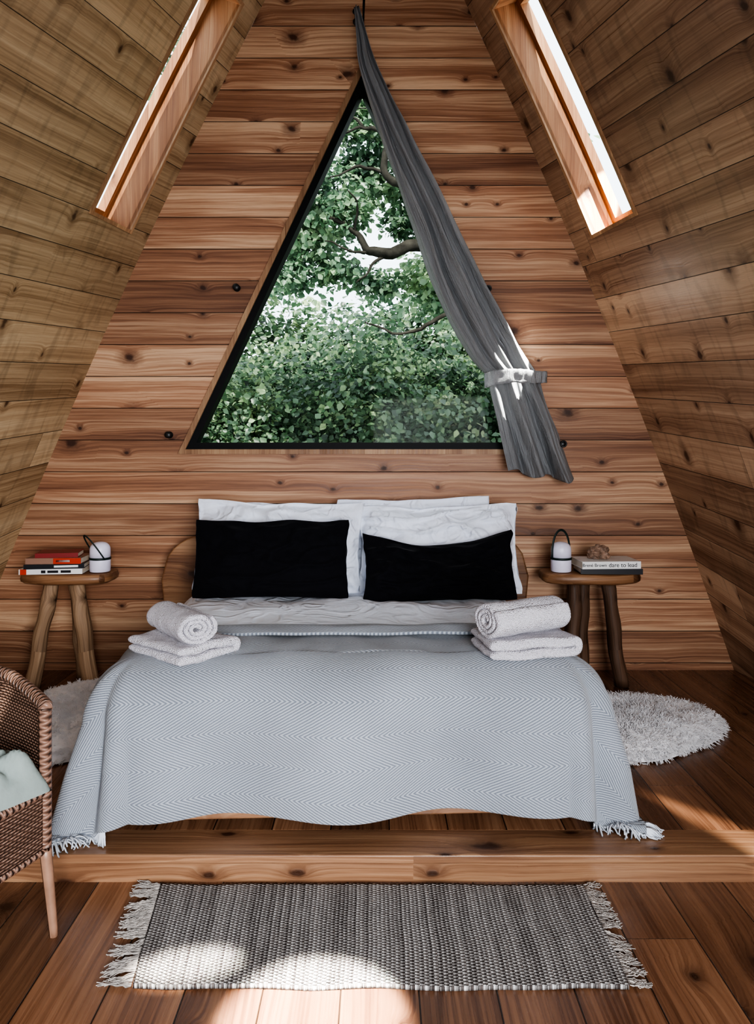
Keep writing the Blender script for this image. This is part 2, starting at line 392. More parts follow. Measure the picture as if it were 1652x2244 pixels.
# ------------------------------------------------------------------ windows
def triframe(name,o,i,ya,yb,mat,**k):
    V=[(x,ya,z) for x,z in o]+[(x,ya,z) for x,z in i]+[(x,yb,z) for x,z in o]+[(x,yb,z) for x,z in i]
    F=[]
    for a in range(3):
        b=(a+1)%3
        F+= [(a,b,3+b,3+a),(6+a,9+a,9+b,6+b),(a,6+a,6+b,b),(3+a,3+b,9+b,9+a)]
    return mk(name,V,F,mat,**k)
def tri(inset,base=(-1.15,1.457,3.905)):
    hx,zb,za=base; sl=(za-zb)/abs(hx); k=math.sqrt(1+sl*sl)
    zb2=zb+inset; za2=za-inset*k; h=(za2-zb2)/sl
    return [(-h,zb2),(h,zb2),(0,za2)]
w1=empty('window_1',(0,YW,1.457),label='tall triangular picture window with black frame',**S)
def par(ob,p):
    ob.parent=p; ob.matrix_parent_inverse=Matrix.Translation(-p.location); return ob
par(triframe('casing',tri(0),tri(.030),YW-.03,YW+.17,M_trim,**S),w1)
par(triframe('window_frame',tri(.029),tri(.072),YW-.012,YW+.10,M_black,**S),w1)
g=tri(.07); par(mk('glass',[(x,YW+.07,z) for x,z in g],[(0,1,2)],M_glass,**S),w1)
def skylight(name,XF,rng,sgn,dep):
    ya,yb,za,zb=rng
    nx,ny,nz_=(sgn*1,.21,.45); L=math.sqrt(nx*nx+ny*ny+nz_*nz_); d=Vector((nx,ny,nz_))/L
    m=12; up=[za+(zb-za)*i/m for i in range(m+1)]
    def ring(g):
        o=[(ya-g,z) for z in up]; o[0]=(ya-g,za-g); o[-1]=(ya-g,zb+g)
        q=[(yb+g,z) for z in up]; q[0]=(yb+g,za-g); q[-1]=(yb+g,zb+g)
        return o+q[::-1]
    def pts(g,off): return [Vector((XF(z,y),y,z))+d*off for y,z in ring(g)]
    K=2*(m+1)
    e=empty(name,(XF(za,ya),ya,za),label='narrow skylight set deep in the boarded slope',**S)
    def band(nm,a,b,mat,ax=2):
        r=mk(nm,a+b,[(i,(i+1)%K,K+(i+1)%K,K+i) for i in range(K)],mat,None,**S); boxuv(r.data,ax); return par(r,e)
    band('reveal',pts(0,0),pts(0,dep),M_reveal)
    a=pts(.02,-.012);b=pts(0,-.012);c=pts(.02,.02);d2=pts(0,.02)
    F=[]
    for i in range(K):
        j=(i+1)%K; F+=[(i,j,K+j,K+i),(i,2*K+i,2*K+j,j),(K+i,K+j,3*K+j,3*K+i)]
    par(mk('casing',a+b+c+d2,F,M_trim,**S),e)
    a=pts(0,dep-.05);b=pts(-.035,dep-.05);c=pts(-.035,dep+.005); F=[]
    for i in range(K):
        j=(i+1)%K; F+=[(i,j,K+j,K+i),(K+i,K+j,2*K+j,2*K+i)]
    par(mk('window_frame',a+b+c,F,M_reveal,**S),e)
    gp=pts(0,dep-.01); par(mk('glass',gp,[(i,K-1-i,K-2-i,i+1) for i in range(m)],M_glass,**S),e)
skylight('window_2',XL,LY,-1,.225); skylight('window_3',XR,RY,1,.20)

# ------------------------------------------------------------------ curtain
rows=[(-.050,-.015,4.17),(-.03,.05,4.0),(-.006,.129,3.80),(.112,.325,3.41),(.262,.545,2.99),(.41,.745,2.57),(.53,.895,2.29),(.665,1.02,2.05),(.765,1.08,1.93),(.79,1.12,1.83),(.835,1.22,1.61),(.87,1.29,1.43),(.89,1.34,1.32)]
rp=smoothpath([(r[0],r[1],r[2]) for r in rows],8); NR=len(rp)-1
def cur(a,b):
    q=rp[int(round(a*NR))]; w=q.y-q.x; x=q.x+w*b
    tie=math.exp(-((q.z-1.92)/.12)**2); low=max(0,min(1,(1.85-q.z)/.3))
    amp=(.006+.125*min(w,.36))*(1-.45*tie)*(1+.35*low)
    bb=b+.07*nz(b*3,q.z*1.2,2)
    sn=math.sin(bb*math.pi*5.5+.9*math.sin(q.z*1.7)); sn=math.copysign(abs(sn)**.7,sn)
    y=4.59-amp*(sn+.5*math.sin(bb*math.pi*13+q.z*2))*(.7+.7*nz(b*4,q.z*1.3,8))-.03*math.sin(b*math.pi)+.016*nz(x*9,q.z*4)
    if b>.84: y+=(b-.84)*.5*(1-tie)
    z=q.z+ (0 if q.z>1.6 else (.12*(.5-b)+.03*math.sin(b*14))*((1.6-q.z)/.28)*.6)
    x+=.012*nz(b*5,q.z*3,4)
    return (x,y,z),(b*1.2,a*3.2)
V,F,U=grid(NR,110,cur)
ct=mk('curtain',V,F,M_curt,U,True,label='grey linen curtain tied back beside the triangular window',cat='curtain')
solid(ct,.003,0)
def tbf(p,q):
    x=.75+.375*p; h=.046*(1-.25*p)
    y=4.51-.022*math.sin(p*math.pi)+.010*nz(p*11,q*2)+ (.06*(p-.7)/.3 if p>.7 else 0)+(.07*(.12-p)/.12 if p<.12 else 0)
    z=1.905+.03*p+.010*math.sin(p*5)+(q-.5)*2*h+.006*nz(p*10,q*2,4)
    return (x,y,z),(p*.4+.3,q*.09)
V,F,U=grid(60,6,tbf); t_=mk('tieback',V,F,M_curt,U,True,parent=ct); solid(t_,.006,0)
for x,z in ((.775,2.47),(1.235,1.52)):
    o=tube('eyelet',[(x+.017*math.cos(a),4.60,z+.017*math.sin(a)) for a in [i*math.pi/8 for i in range(16)]],.005,M_iron,seg=6,closed=True,parent=ct)
def peg(x,z,yy=YW,ln=.05):
    o=lathe('coat_peg',[(.022,0),(.022,.008),(.009,.012),(.008,ln-.018),(.017,ln-.012),(.021,ln-.004),(.018,ln),(.004,ln+.003)],M_iron,20,label='small black metal knob screwed into the board wall',cat='peg',group='black wall knobs')
    o.rotation_euler=(math.radians(90),0,0); o.location=(x,yy,z)
peg(-.783,2.498); peg(-1.207,1.577); peg(.775,2.47,YW,.12); peg(1.235,1.52,YW,.12); peg(1.095,1.935,YW,.17); peg(-.035,4.17,YW,.12)

# ------------------------------------------------------------------ bed
BL=(-.09,4.64,PZ); BR=math.radians(2.6)
def badd(ob): ob.location=BL; ob.rotation_euler=(0,0,BR); return ob
bed=empty('bed',BL,BR,label='low wooden double bed with live-edge headboard on the platform',cat='bed')
for x0,x1,y0_,y1_ in ((-.86,.86,-1.86,-1.80),(-.86,-.80,-1.80,-.06),(.80,.86,-1.80,-.06)):
    box('bed_rail',(x0,y0_,.035),(x1,y1_,.2),M_nose,bev=.006,parent=bed)
box('slat_base',(-.80,-1.80,.14),(.80,-.06,.18),M_trim,parent=bed)
for x in (-.70,.70):
    for y in (-1.70,-.12): box('leg',(x-.035,y-.03,0),(x+.035,y+.03,.14),M_nose,parent=bed)
hb=[]
for i in range(61):
    x=-1.12+2.24*i/60; e=min((x+1.12),(1.12-x))/.22; e=min(1,max(0,e))
    z=.60+.25*math.sqrt(max(0,1-(1-e)**2))+.035*math.sin((x+1.12)/2.24*math.pi)+.012*nz(x*4,2)
    hb.append((x,z))
hb=[(-1.07,.05)]+[(-1.09,.3)]+hb+[(1.09,.3),(1.07,.05)]
n=len(hb); V=[(x,-.055,z) for x,z in hb]+[(x,.0,z) for x,z in hb]
F=[tuple(range(n)),tuple(range(2*n-1,n-1,-1))]+[(i,n+i,n+(i+1)%n,(i+1)%n) for i in range(n)]
h=mk('headboard',V,F,M_slab,parent=bed); b=h.modifiers.new('b','BEVEL'); b.width=.012; b.segments=3; b.limit_method='ANGLE'
ms=badd(box('mattress',(-.86,-1.79,.185),(.86,-.08,.5),M_matt,bev=.08,label='thick mattress on the low wooden bed',cat='mattress'))

def drape(wa,L,b0,zt,os,of,R,fs,ff,na,nb,seed,top=.006,wav=.03,zmin=.012,cfl=(.22,.05),frs=None):
    wi=wa-R; Li=L-R
    def fn(p,q):
        a=-(wi+os)+2*(wi+os)*p; b=b0+(Li+of-b0)*q
        da=max(abs(a)-wi,0); db=max(b-Li,0); d=math.hypot(da,db); sg=1 if a>0 else -1
        x=max(-wi,min(wi,a)); y=min(b,Li); z=zt
        if d>0:
            c,s=da/d,db/d; cr=2*c*s
            FS=fs if sg<0 or frs is None else frs
            fl=FS*c*c+ff*s*s+ (cfl[0] if sg<0 else cfl[1])*cr
            d*=1-.08*cr**2
            if d<R*math.pi/2: o=R*math.sin(d/R); dr=R*(1-math.cos(d/R))
            else:
                e=d-R*math.pi/2; o=R+fl*e; dr=R+e*math.sqrt(1-min(.9,fl)**2)
            hf=min(1,d/.5)
            th=math.atan2(db,da)
            o+=hf*(wav*(1.0*nz(x*3.1+seed,y*3.1,seed))+wav*.8*math.sin(x*9+seed)*s*s+wav*.9*math.sin(y*10+seed)*c*c+.045*cr*math.sin(th*9+seed))
            z=zt-dr+.025*s*s*hf*hf*(nz(x*2.3,3,seed)+.4)
            if z<zmin:
                o+=(zmin-z)*.35*(1+.3*math.sin(th*9)); z=zmin+.02*abs(math.sin(th*11+d*50))
            x+=sg*c*o; y+=s*o
            z+=top*nz(x*4,y*4,seed)*max(0,1-d*4)
        else:
            z+=top*(nz(a*4,b*4,seed)+.6*nz(a*11,b*5,seed+3))
        return (x,-y,z),(a,b)
    return grid(na,nb,fn)
V,F,U=drape(.96,1.85,.30,.563,.30,.34,.16,.1,.0,150,150,3.3,top=.022,wav=.01,cfl=(0,0))
dv=badd(mk('duvet',V,F,M_sheet,U,True,label='white cotton duvet spread over the mattress',cat='duvet'))
V,F,U=drape(.985,1.925,1.42,.597,.64,.645,.20,.20,.0,200,170,1.7,top=.014,wav=.05,cfl=(.16,.02),frs=.25)
bk=badd(mk('blanket',V,F,M_wool,U,True,label='grey herringbone wool throw with fringe across the bed foot',cat='blanket')); solid(bk,.012,-1)
BNB=171; BNA=200
def bandf(p,q):
    a=-.74+1.55*p; b=1.345+.15*q+.014*nz(a*3,1)+.03*p
    z=.618+.010*math.sin(q*math.pi)+.006*nz(a*5,q*2)-(.030*(1-q/.12) if q<.12 else 0)
    return (a,-b,z),(a,b+.07)
V,F,U=grid(80,24,bandf); o=mk('folded_edge',V,F,M_wool,U,True,parent=bk); solid(o,.012,-1)
def strands(name,items,mat,parent=None,**k):
    V=[];F=[]
    for path,wd in items:
        n=len(path); base=len(V)
        for i,p in enumerate(path):
            p=Vector(p); t=(Vector(path[min(i+1,n-1)])-Vector(path[max(i-1,0)])).normalized()
            s=t.cross(Vector((.3,.2,1))); s=s.normalized() if s.length>1e-4 else Vector((1,0,0)); u=s.cross(t)
            r=wd*(1-.35*i/(n-1))
            for j in range(3):
                an=2*math.pi*j/3; V.append(p+(s*math.cos(an)+u*math.sin(an))*r)
        for i in range(n-1):
            for j in range(3):
                a=base+i*3+j; b=base+i*3+(j+1)%3; F.append((a,b,b+3,a+3))
    return mk(name,V,F,mat,[(0,0)]*len(V),True,parent=parent,**k)
me=bk.data
its=[]
def tassel(a,inn,l0=.06,l1=.09):
    dd=(a-inn).normalized(); p=a
    ln=random.uniform(l0,l1); path=[]; q=p.copy(); drn=dd.copy()
    jit=Vector((random.uniform(-.3,.3),random.uniform(-.35,.35),0))
    for s_ in range(5):
        path.append(q.copy()); drn=(drn+jit*.3+Vector((0,0,-.5))).normalized(); q=q+drn*ln/4
        if q.z<.005: q.z=.005+random.random()*.004
    its.append((path,.0048))
for col in (0,BNA):
    for j in range(0,BNB):
        for sub in range(2):
            if random.random()<.15: continue
            a=me.vertices[col*BNB+j].co; bb=me.vertices[col*BNB+min(j+1,BNB-1)].co
            inn=me.vertices[(col+(3 if col==0 else -3))*BNB+j].co; tassel(a.lerp(bb,sub*.5),inn)
for rng in (range(0,32),range(BNA-20,BNA)):
    for i in rng:
        for sub in range(2):
            a=me.vertices[i*BNB+BNB-1].co; bb=me.vertices[(i+1)*BNB+BNB-1].co; inn=me.vertices[i*BNB+BNB-4].co
            tassel(a.lerp(bb,sub*.5),inn,.05,.08)
strands('fringe',its,M_fringe,parent=bk,kind='stuff')

# ------------------------------------------------------------------ pillows
def pillow(name,w,h,t,fl,loc,tilt,mat,seed,sag=0,rz=0,ry=0,wr=.012,conc=.05,**k):
    nu,nv=70,50
    def f(side):
        def g(p,q):
            u=2*p-1; v=2*q-1
            x=w/2*u*(1-conc*(1-v*v)*abs(u)); z=h/2*v*(1-conc*1.3*(1-u*u)*abs(v))
            cc=max(0,abs(u)-.86)*max(0,abs(v)-.86)/.0196
            x*=1-.02*cc; z*=1-.03*cc
            au=min(1,abs(x)/(w/2-fl)); av=min(1,abs(z)/(h/2-fl))
            th=t/2*math.sqrt(max(0,(1-au**2.4)*(1-av**2.4)))+.0035
            e=min(1-abs(u),1-abs(v))
            cre=abs(nz(u*1.7+v*1.1+seed,v*2.6-u*.8,seed+2))
            wrk=wr*(nz(u*2.2+seed,v*2.2,seed)*1.4+.7*nz(u*6,v*4+seed,seed)-1.3*max(0,.18-cre)/.18)*min(1,e*6)
            x+=.01*nz(v*3,seed,side)*abs(u); z+=.014*nz(u*2.2,seed+4,0)*max(v,0)
            z-=sag*(1-u*u)*(v+1)/2
            th*=1+.22*(-v)
            y=side*th+wrk*(1 if side<0 else .3)+ (.02*nz(u*3,v*3,seed+9) if fl else 0)
            return (x,y,z),(x,z)
        return g
    V,F,U=grid(nu,nv,f(-1)); V2,F2,U2=grid(nu,nv,f(1)); n=len(V)
    F=[tuple(x) for x in F]+[tuple(n+i for i in x[::-1]) for x in F2]
    V+=V2;U+=U2
    ring=[j for j in range(nv+1)]+[i*(nv+1)+nv for i in range(1,nu+1)]+[nu*(nv+1)+j for j in range(nv-1,-1,-1)]+[i*(nv+1) for i in range(nu-1,0,-1)]
    for i in range(len(ring)):
        a=ring[i];b=ring[(i+1)%len(ring)]; F.append((b,a,n+a,n+b))
    o=mk(name,V,F,mat,U,True,**k); o.location=loc; o.rotation_euler=(math.radians(tilt),math.radians(ry),math.radians(rz)); return o
Z0=PZ+.575
pk=dict(cat='pillow',group='white pillows at the headboard')
pillow('pillow',.90,.50,.12,.045,(-.30,4.52,Z0+.245),-5,M_linenw,2.0,label='white cotton pillow standing against the headboard',**pk)
pillow('pillow',.93,.53,.12,.045,(.32,4.52,Z0+.262),-5,M_linenw,5.0,rz=-1,ry=-1.5,label='white cotton pillow standing against the headboard',**pk)
pillow('pillow',.99,.54,.22,.045,(-.475,4.375,Z0+.25),-12,M_linenw,8.0,ry=1.5,wr=.024,conc=.065,label='white flanged pillow behind a black cushion',**pk)
pillow('pillow',.95,.54,.22,.045,(.45,4.37,Z0+.232),-17,M_linenw,11.0,ry=-1.5,rz=-3,wr=.032,conc=.065,label='creased white pillow leaning behind the slumped cushion',**pk)
ck=dict(cat='cushion',group='black cushions on the bed')
pillow('cushion',.87,.44,.17,.0,(-.49,4.18,Z0+.205),-12,M_velvet,14.0,conc=.05,label='plain black rectangular cushion standing upright on the bed',**ck)
pillow('cushion',.85,.40,.18,.0,(.435,4.16,Z0+.170),-19,M_velvet,17.0,sag=.075,conc=.06,ry=-1.5,wr=.02,label='black rectangular cushion with slumped top on the bed',**ck)

# ------------------------------------------------------------------ towels
def ribbon(name,path,th,width,mat,segs=18,seed=0,**k):
    P=[Vector((p[0],p[1])) for p in path]; n=len(P); V=[];F=[];U=[]
    A=[];B=[]
    for i in range(n):
        t=(P[min(i+1,n-1)]-P[max(i-1,0)]).normalized(); nn=Vector((-t.y,t.x)); A.append(P[i]+nn*th/2); B.append(P[i]-nn*th/2)
    tt=(P[-1]-P[-2]).normalized(); t0=(P[0]-P[1]).normalized()
    sec=A+[P[-1]+tt*th*.45]+B[::-1]+[P[0]+t0*th*.45]; m=len(sec)
    for s in range(segs+1):
        y=-width/2+width*s/segs
        for j,q in enumerate(sec):
            sh=.007*nz(q.x*18+seed,y*12,q.y*18)+.003*nz(q.x*50,y*40,q.y*50)
            V.append((q.x+sh,y+.010*nz(q.x*15,q.y*15,seed),q.y+sh)); U.append((j*.01,y))
    for s in range(segs):
        for j in range(m):
            a=s*m+j; b=s*m+(j+1)%m; F.append((a,b,b+m,a+m))
    for s,fl in ((0,0),(segs,1)):
        o=s*m
        for i in range(n-1):
            f=(o+i,o+i+1,o+m-2-(i+1),o+m-2-i) ; F.append(f if fl else f[::-1])
        f=(o+n-1,o+n,o+n+1); F.append(f if fl else f[::-1]); f=(o+m-1,o,o+m-2); F.append(f if fl else f[::-1])
    o=mk(name,V,F,mat,U,True,**k); sb=o.modifiers.new('ss','SUBSURF'); sb.levels=1; sb.render_levels=1; return o
def spiral(r0,r1,turns,n=64,sq=1.0):
    o=[]
    for i in range(n+1):
        t=i/n; a=t*turns*2*math.pi; r=r0+(r1-r0)*t; o.append((r*math.cos(a)*(1+(1-sq)*.5),r*math.sin(a)*sq))
    return o
def folded(w,th,layers,gap=1.04):
    o=[]; R=th*gap/2
    for l in range(layers):
        z=l*th*gap; xs=np.linspace(-w/2,w/2,9)
        if l%2: xs=xs[::-1]
        o+=[(x,z+.003*math.sin(x*30+l)) for x in xs]
        if l<layers-1:
            sg=1 if l%2==0 else -1
            for a in (-60,-30,0,30,60): o.append((sg*(w/2+R*math.cos(math.radians(a))),z+R+R*math.sin(math.radians(a))))
    return o
ZT=PZ+.600
def place(o,loc,rz,rx=0): o.location=loc; o.rotation_euler=(math.radians(rx),0,math.radians(rz)); return o
kt=dict(cat='towel',group='towels on the bed')
place(ribbon('folded_towel',folded(.25,.034,2),.033,.34,M_terry,seed=1,label='folded white terry towel lying on the wool throw',**kt),(-.665,2.94,ZT+.014),50)
place(ribbon('rolled_towel',spiral(.010,.072,3.1,sq=.80),.0185,.33,M_terry,seed=2,label='rolled white terry towel on top of a folded one',**kt),(-.675,2.94,ZT+.054+.068),38)
place(ribbon('folded_towel',folded(.33,.038,2),.037,.24,M_terry,seed=3,label='folded white terry towel lying on the wool throw',**kt),(.665,2.96,ZT+.016),12)
place(ribbon('rolled_towel',spiral(.010,.074,3.1,sq=.9),.0195,.36,M_terry,seed=4,label='thick rolled white terry towel on a folded one',**kt),(.665,2.96,ZT+.062+.078),-62)

# ------------------------------------------------------------------ stools
def stool(loc,seed,w,d,legs,lm,**k):
    e=empty('stool',loc,0,**k); n=40; top=[]
    for i in range(n):
        a=2*math.pi*i/n; c,s=math.cos(a),math.sin(a)
        r=1/((abs(c)**3.2+abs(s)**3.2)**(1/3.2)); r*=1+.07*nz(c*1.5+seed,s*1.5)
        top.append((c*r*w/2,s*r*d/2))
    V=[];F=[];prof=[(.93,.61),(1,.622),(1.01,.64),(.985,.662),(.94,.668)]
    for sc,z in prof:
        for x,y in top: V.append((x*sc,y*sc,z+.006*nz(x*5,y*5,seed)))
    for i in range(len(prof)-1):
        for j in range(n): a=i*n+j;b=i*n+(j+1)%n; F.append((a,b,b+n,a+n))
    F.append(tuple(range(n))[::-1]); F.append(tuple((len(prof)-1)*n+j for j in range(n)))
    mk('seat',V,F,M_slab,None,True,parent=e)
    for (tx,ty,bx,by,r) in legs:
        pts=[]
        for i in range(14):
            t=i/13; pts.append((bx+(tx-bx)*t+.004*nz(t*3,seed+bx*9),by+(ty-by)*t+.005*nz(t*3,seed+5),.0+.615*t))
        tube('leg',pts,[r*(.98-.05*i/13+.05*nz(i*.5,seed+tx*7)) for i in range(14)],lm,seg=16,wob=.32,parent=e)
    return e
stool((-1.725,4.46,PZ),1.0,.53,.32,[(-.085,-.05,-.19,-.08,.046),(.06,-.05,.165,-.10,.050),(.0,.09,.02,.14,.04)],M_leg,label='rustic log stool with slab seat holding books and lantern',cat='stool',group='rustic log stools')
stool((1.35,4.46,PZ),4.0,.57,.32,[(-.10,-.05,-.115,-.07,.045),(.10,-.04,.17,-.05,.042),(-.02,.06,-.02,.12,.045)],M_legd,label='rustic slab-topped stool with round log legs beside the bed',cat='stool',group='rustic log stools')
STZ=PZ+.672

def book(loc,rz,w,d,h,cover,label,spine=None,lines=None):
    e=empty('book',loc,math.radians(rz),label=label,cat='book',group='books on the bedside stools')
    box('pages',(-w/2+.004,-d/2+.006,.0025),(w/2-.004,d/2-.004,h-.0025),M_paper,parent=e)
    V=[];t=.0025
    sec=[(d/2,0),(-d/2,0),(-d/2,h),(d/2,h),(d/2,h-t),(-d/2+t+.001,h-t),(-d/2+t+.001,t),(d/2,t)]
    for x in (-w/2,w/2):
        for y,z in sec: V.append((x,y,z))
    F=[(i,(i+1)%8,8+(i+1)%8,8+i) for i in range(8)]+[(0,7,6,1),(1,6,5,2),(2,5,4,3),(8,9,14,15),(9,10,13,14),(10,11,12,13)]
    mk('cover',V,F,cover,parent=e)
    if lines:
        for x0,x1,zz_,hh,m in lines:
            box('spine_panel',(w*(x0-.5),-d/2-.0012,h*zz_-hh/2),(w*(x1-.5),-d/2+.0005,h*zz_+hh/2),m,parent=e)
    if spine:
        for txt,x,size,m in spine:
            cu=bpy.data.curves.new('t','FONT'); cu.body=txt; cu.size=size; cu.extrude=.0004; cu.align_x='CENTER'; cu.align_y='CENTER'
            ob=bpy.data.objects.new('t',cu); COL.objects.link(ob); bpy.context.view_layer.update()
            me=bpy.data.meshes.new_from_object(ob.evaluated_get(bpy.context.evaluated_depsgraph_get())); bpy.data.objects.remove(ob)
            me.materials.append(m)
            o=bpy.data.objects.new('spine_lettering',me); COL.objects.link(o); o.parent=e
            o.location=(x,-d/2-.0012,h/2); o.rotation_euler=(math.pi/2,0,0)
    return e
z=STZ; bx=-1.785; by=4.42
book((bx,by,z),6,.35,.22,.030,M_bwhite,'white paperback at the bottom of a small book stack',lines=[(.35,.42,.5,.016,M_bblack),(.45,.62,.5,.014,M_bblack),(.66,.82,.5,.014,M_bblack),(.02,.12,.5,.030,M_red)]); z+=.0305
book((bx+.012,by,z),9,.33,.21,.026,M_bblack,'dark-spined paperback in a small book stack',lines=[(.5,.9,.5,.012,M_bwhite)]); z+=.0265
book((bx+.015,by,z),4,.31,.20,.034,M_bbrown,'brown paperback with red spine end in a stack',lines=[(.5,1,.5,.033,M_red),(.55,.8,.5,.012,M_bwhite)]); z+=.0345
book((bx+.02,by,z),10,.235,.17,.026,M_bred,'small dark red hardback on top of the stack')
z=STZ; bx=1.445
book((bx,4.42,z),-3,.35,.22,.032,M_bblack,'black hardback under a white paperback on the stool'); z+=.0325
book((bx-.015,4.41,z),3,.34,.22,.042,M_bwhite,'white paperback with printed spine on the stool',spine=[('Brené Brown',-.10,.026,M_bblack),('dare to lead',.065,.034,M_bblack)]); z+=.0425
import bmesh
bm=bmesh.new(); bmesh.ops.create_icosphere(bm,subdivisions=4,radius=1)
for v in bm.verts:
    c=v.co.copy(); d=1+.3*noise.noise(c*1.6)+.18*noise.noise(c*4)
    q=Vector((round(c.x*2)/2,round(c.y*2)/2,round(c.z*2)/2)); d+=.16*noise.noise(q*5)
    v.co=Vector((c.x*.062*d,c.y*.05*d,max(-.03,c.z*.05*d)+.03))
me=bpy.data.meshes.new('rock'); bm.to_mesh(me); bm.free(); me.materials.append(M_rock)
o=bpy.data.objects.new('rock',me); COL.objects.link(o); o.location=(1.40,4.42,z); fin(o,label='small rough brown crystal rock resting on the books',cat='rock')

def lantern(loc,rz,tilt,label):
    e=empty('lantern',loc,math.radians(rz),label=label,cat='lantern',group='bedside lanterns')
    lathe('base',[(.055,0),(.059,.004),(.0595,.06),(.0595,.078)],M_lantw,parent=e)
    lathe('band',[(.060,.070),(.0622,.071),(.0622,.083),(.060,.084)],M_strap,parent=e)
    pr=[(.0590,.080),(.0585,.12)]+[(.0585*math.cos(a)**.75 if a<1.55 else .004,.128+.045*math.sin(a)) for a in np.linspace(0,1.5,9)]
    lathe('lamp_shade',pr,M_lantw,parent=e)
    pts=[]
    for i in range(33):
        a=math.pi*i/32; x=.064*math.cos(a)
        L_=.165*math.sin(a)**.75 if 0<i<32 else 0
        pts.append(Vector((x,-L_*math.sin(math.radians(tilt)),.077+L_*math.cos(math.radians(tilt)))))
    tube('handle',pts,.007,M_strap,seg=8,flat=.6,parent=e)
    return e
lantern((-1.53,4.42,STZ),-48,33,'white camping lantern with its dark strap handle flopped sideways')
lantern((1.175,4.42,STZ),25,0,'white dome lantern with dark strap handle standing up')

# ------------------------------------------------------------------ sheepskins
def sheepskin(loc,rx,ry,seed,rz,ntuft,label):
    def R(a): return 1+.16*math.sin(2*a+seed)+.14*nz(math.cos(a)*1.6+seed,math.sin(a)*1.6)+.05*math.sin(5*a+seed)
    H=.085
    n=72;V=[(0,0,H)];F=[]
    for k in range(1,11):
        for j in range(n):
            a=2*math.pi*j/n; q=k/10; r=R(a)*q; z=.008+H*math.sqrt(max(0,1-q**5))*(.85+.35*nz(math.cos(a)*r*3,math.sin(a)*r*3,seed))
            V.append((math.cos(a)*r*rx,math.sin(a)*r*ry,max(.004,z)))
    for j in range(n): F.append((0,1+j,1+(j+1)%n))
    for k in range(9):
        for j in range(n): a=1+k*n+j;b=1+k*n+(j+1)%n; F.append((a,a+n,b+n,b))
    o=mk('sheepskin_rug',V,F,M_fur,None,True,label=label,cat='rug',group='sheepskins beside the bed'); o.location=loc; o.rotation_euler=(0,0,rz)
    its=[]
    for i in range(ntuft//4):
        a=random.uniform(0,2*math.pi); q=math.sqrt(random.random())*1.0; r=R(a)*q
        x,y=math.cos(a)*r*rx,math.sin(a)*r*ry; z0=.008+H*math.sqrt(max(0,1-min(1,q)**5))*(.85+.35*nz(math.cos(a)*r*3,math.sin(a)*r*3,seed))
        d0=Vector((math.cos(a)*q*.6,math.sin(a)*q*.6,.8-.6*q))
        d0=(d0+Vector((random.gauss(0,.38),random.gauss(0,.38),0))).normalized(); ln0=random.uniform(.018,.030)
        for k_ in range(4):
            p=Vector((x+random.uniform(-.007,.007),y+random.uniform(-.007,.007),z0-.006)); path=[p]; dr=(d0+Vector((random.uniform(-.25,.25),random.uniform(-.25,.25),0))).normalized()
            for s_ in range(3):
                dr=(dr+Vector((random.uniform(-.2,.2),random.uniform(-.2,.2),-.3))).normalized(); p=p+dr*ln0/3; p.z=max(.003,p.z); path.append(p)
            its.append((path,.0016))
    strands('wool_pile',its,M_fur,parent=o,kind='stuff')
sheepskin((1.27,3.72,PZ),.50,.43,1.3,.35,48000,'fluffy cream sheepskin lying on the floor by the bed')
sheepskin((-1.40,3.86,PZ),.42,.50,4.1,0,20000,'cream sheepskin half hidden by the bed and chair')

# ------------------------------------------------------------------ woven rug
RX0,RX1,RY0,RY1=-.640,.795,2.08,2.565
def rg(p,q):
    x=RX0+(RX1-RX0)*p; y=RY0+(RY1-RY0)*q
    x2=x+.012*nz(y*6,p*2,3)*(1 if p in (0,1) else .4)+(.055*(1-q)*(1-p*2) if p<.5 else 0); y2=y+.008*nz(x*5,q*2)
    return (x2,y2,.014+.003*nz(x*6,y*6)),(x,y)
V,F,U=grid(120,50,rg); rug=mk('woven_rug',V,F,M_rug,U,True,label='flat-woven brown and cream rag rug with fringed ends',cat='rug'); solid(rug,.012,-1)
its=[]
for i in range(520):
    sd=i%2; q=random.random(); y=RY0+(RY1-RY0)*q; x=(RX0+.055*(1-q)) if sd==0 else RX1
    clump=math.floor(q*26)/26+.02
    dx=-1 if sd==0 else 1; ln=random.uniform(.06,.10)*(1 if sd==0 else .7); rr=random.Random(int(clump*1000)+sd*7); ang=rr.uniform(-.75,.2)+random.uniform(-.15,.15)
    p=Vector((x,y,.012)); path=[p]
    for s_ in range(5):
        an=ang+random.uniform(-.2,.2); p=p+Vector((dx*math.cos(an),math.sin(an),0))*ln/5; p.z=.006+.008*abs(math.sin(s_*1.3+i)); path.append(p)
    its.append((path,.0026))
strands('fringe',its,M_rugf,parent=rug,kind='stuff')

# ------------------------------------------------------------------ wicker chair
CH=empty('armchair',(-1.315,2.19,0),math.radians(57),label='brown wicker tub armchair with braided arm rail',cat='chair')
def plan(f,grow=0):
    if f<.25: t=f/.25; return (-.31-grow,-.27+.27*t)
    if f>.75: t=(1-f)/.25; return (.31+grow,-.27+.27*t)
    a=math.pi*(1-(f-.25)/.5); return ((.31+grow)*math.cos(a),(.27+grow)*math.sin(a))
def railz(f): return .70+.06*math.sin(math.pi*f)**1.2
def lean(z): return max(0,(z-.44))*.22
def shell(p,q):
    z=.44+(railz(p)-.44)*q; x,y=plan(p,lean(z)*math.sin(math.pi*p)**.5); return (x,y,z),(p*1.7,z)
V,F,U=grid(90,20,shell); o=mk('backrest',V,F,M_wick,U,True,parent=CH); solid(o,.014,0)
def per(f):
    if f<.72: return plan(f/.72)
    t=(f-.72)/.28; return (.31-.62*t,-.27-.05*math.sin(math.pi*t))
def apr(p,q):
    x,y=per(p); z=.27+.185*q; return (x,y,z),(p*2.3,z)
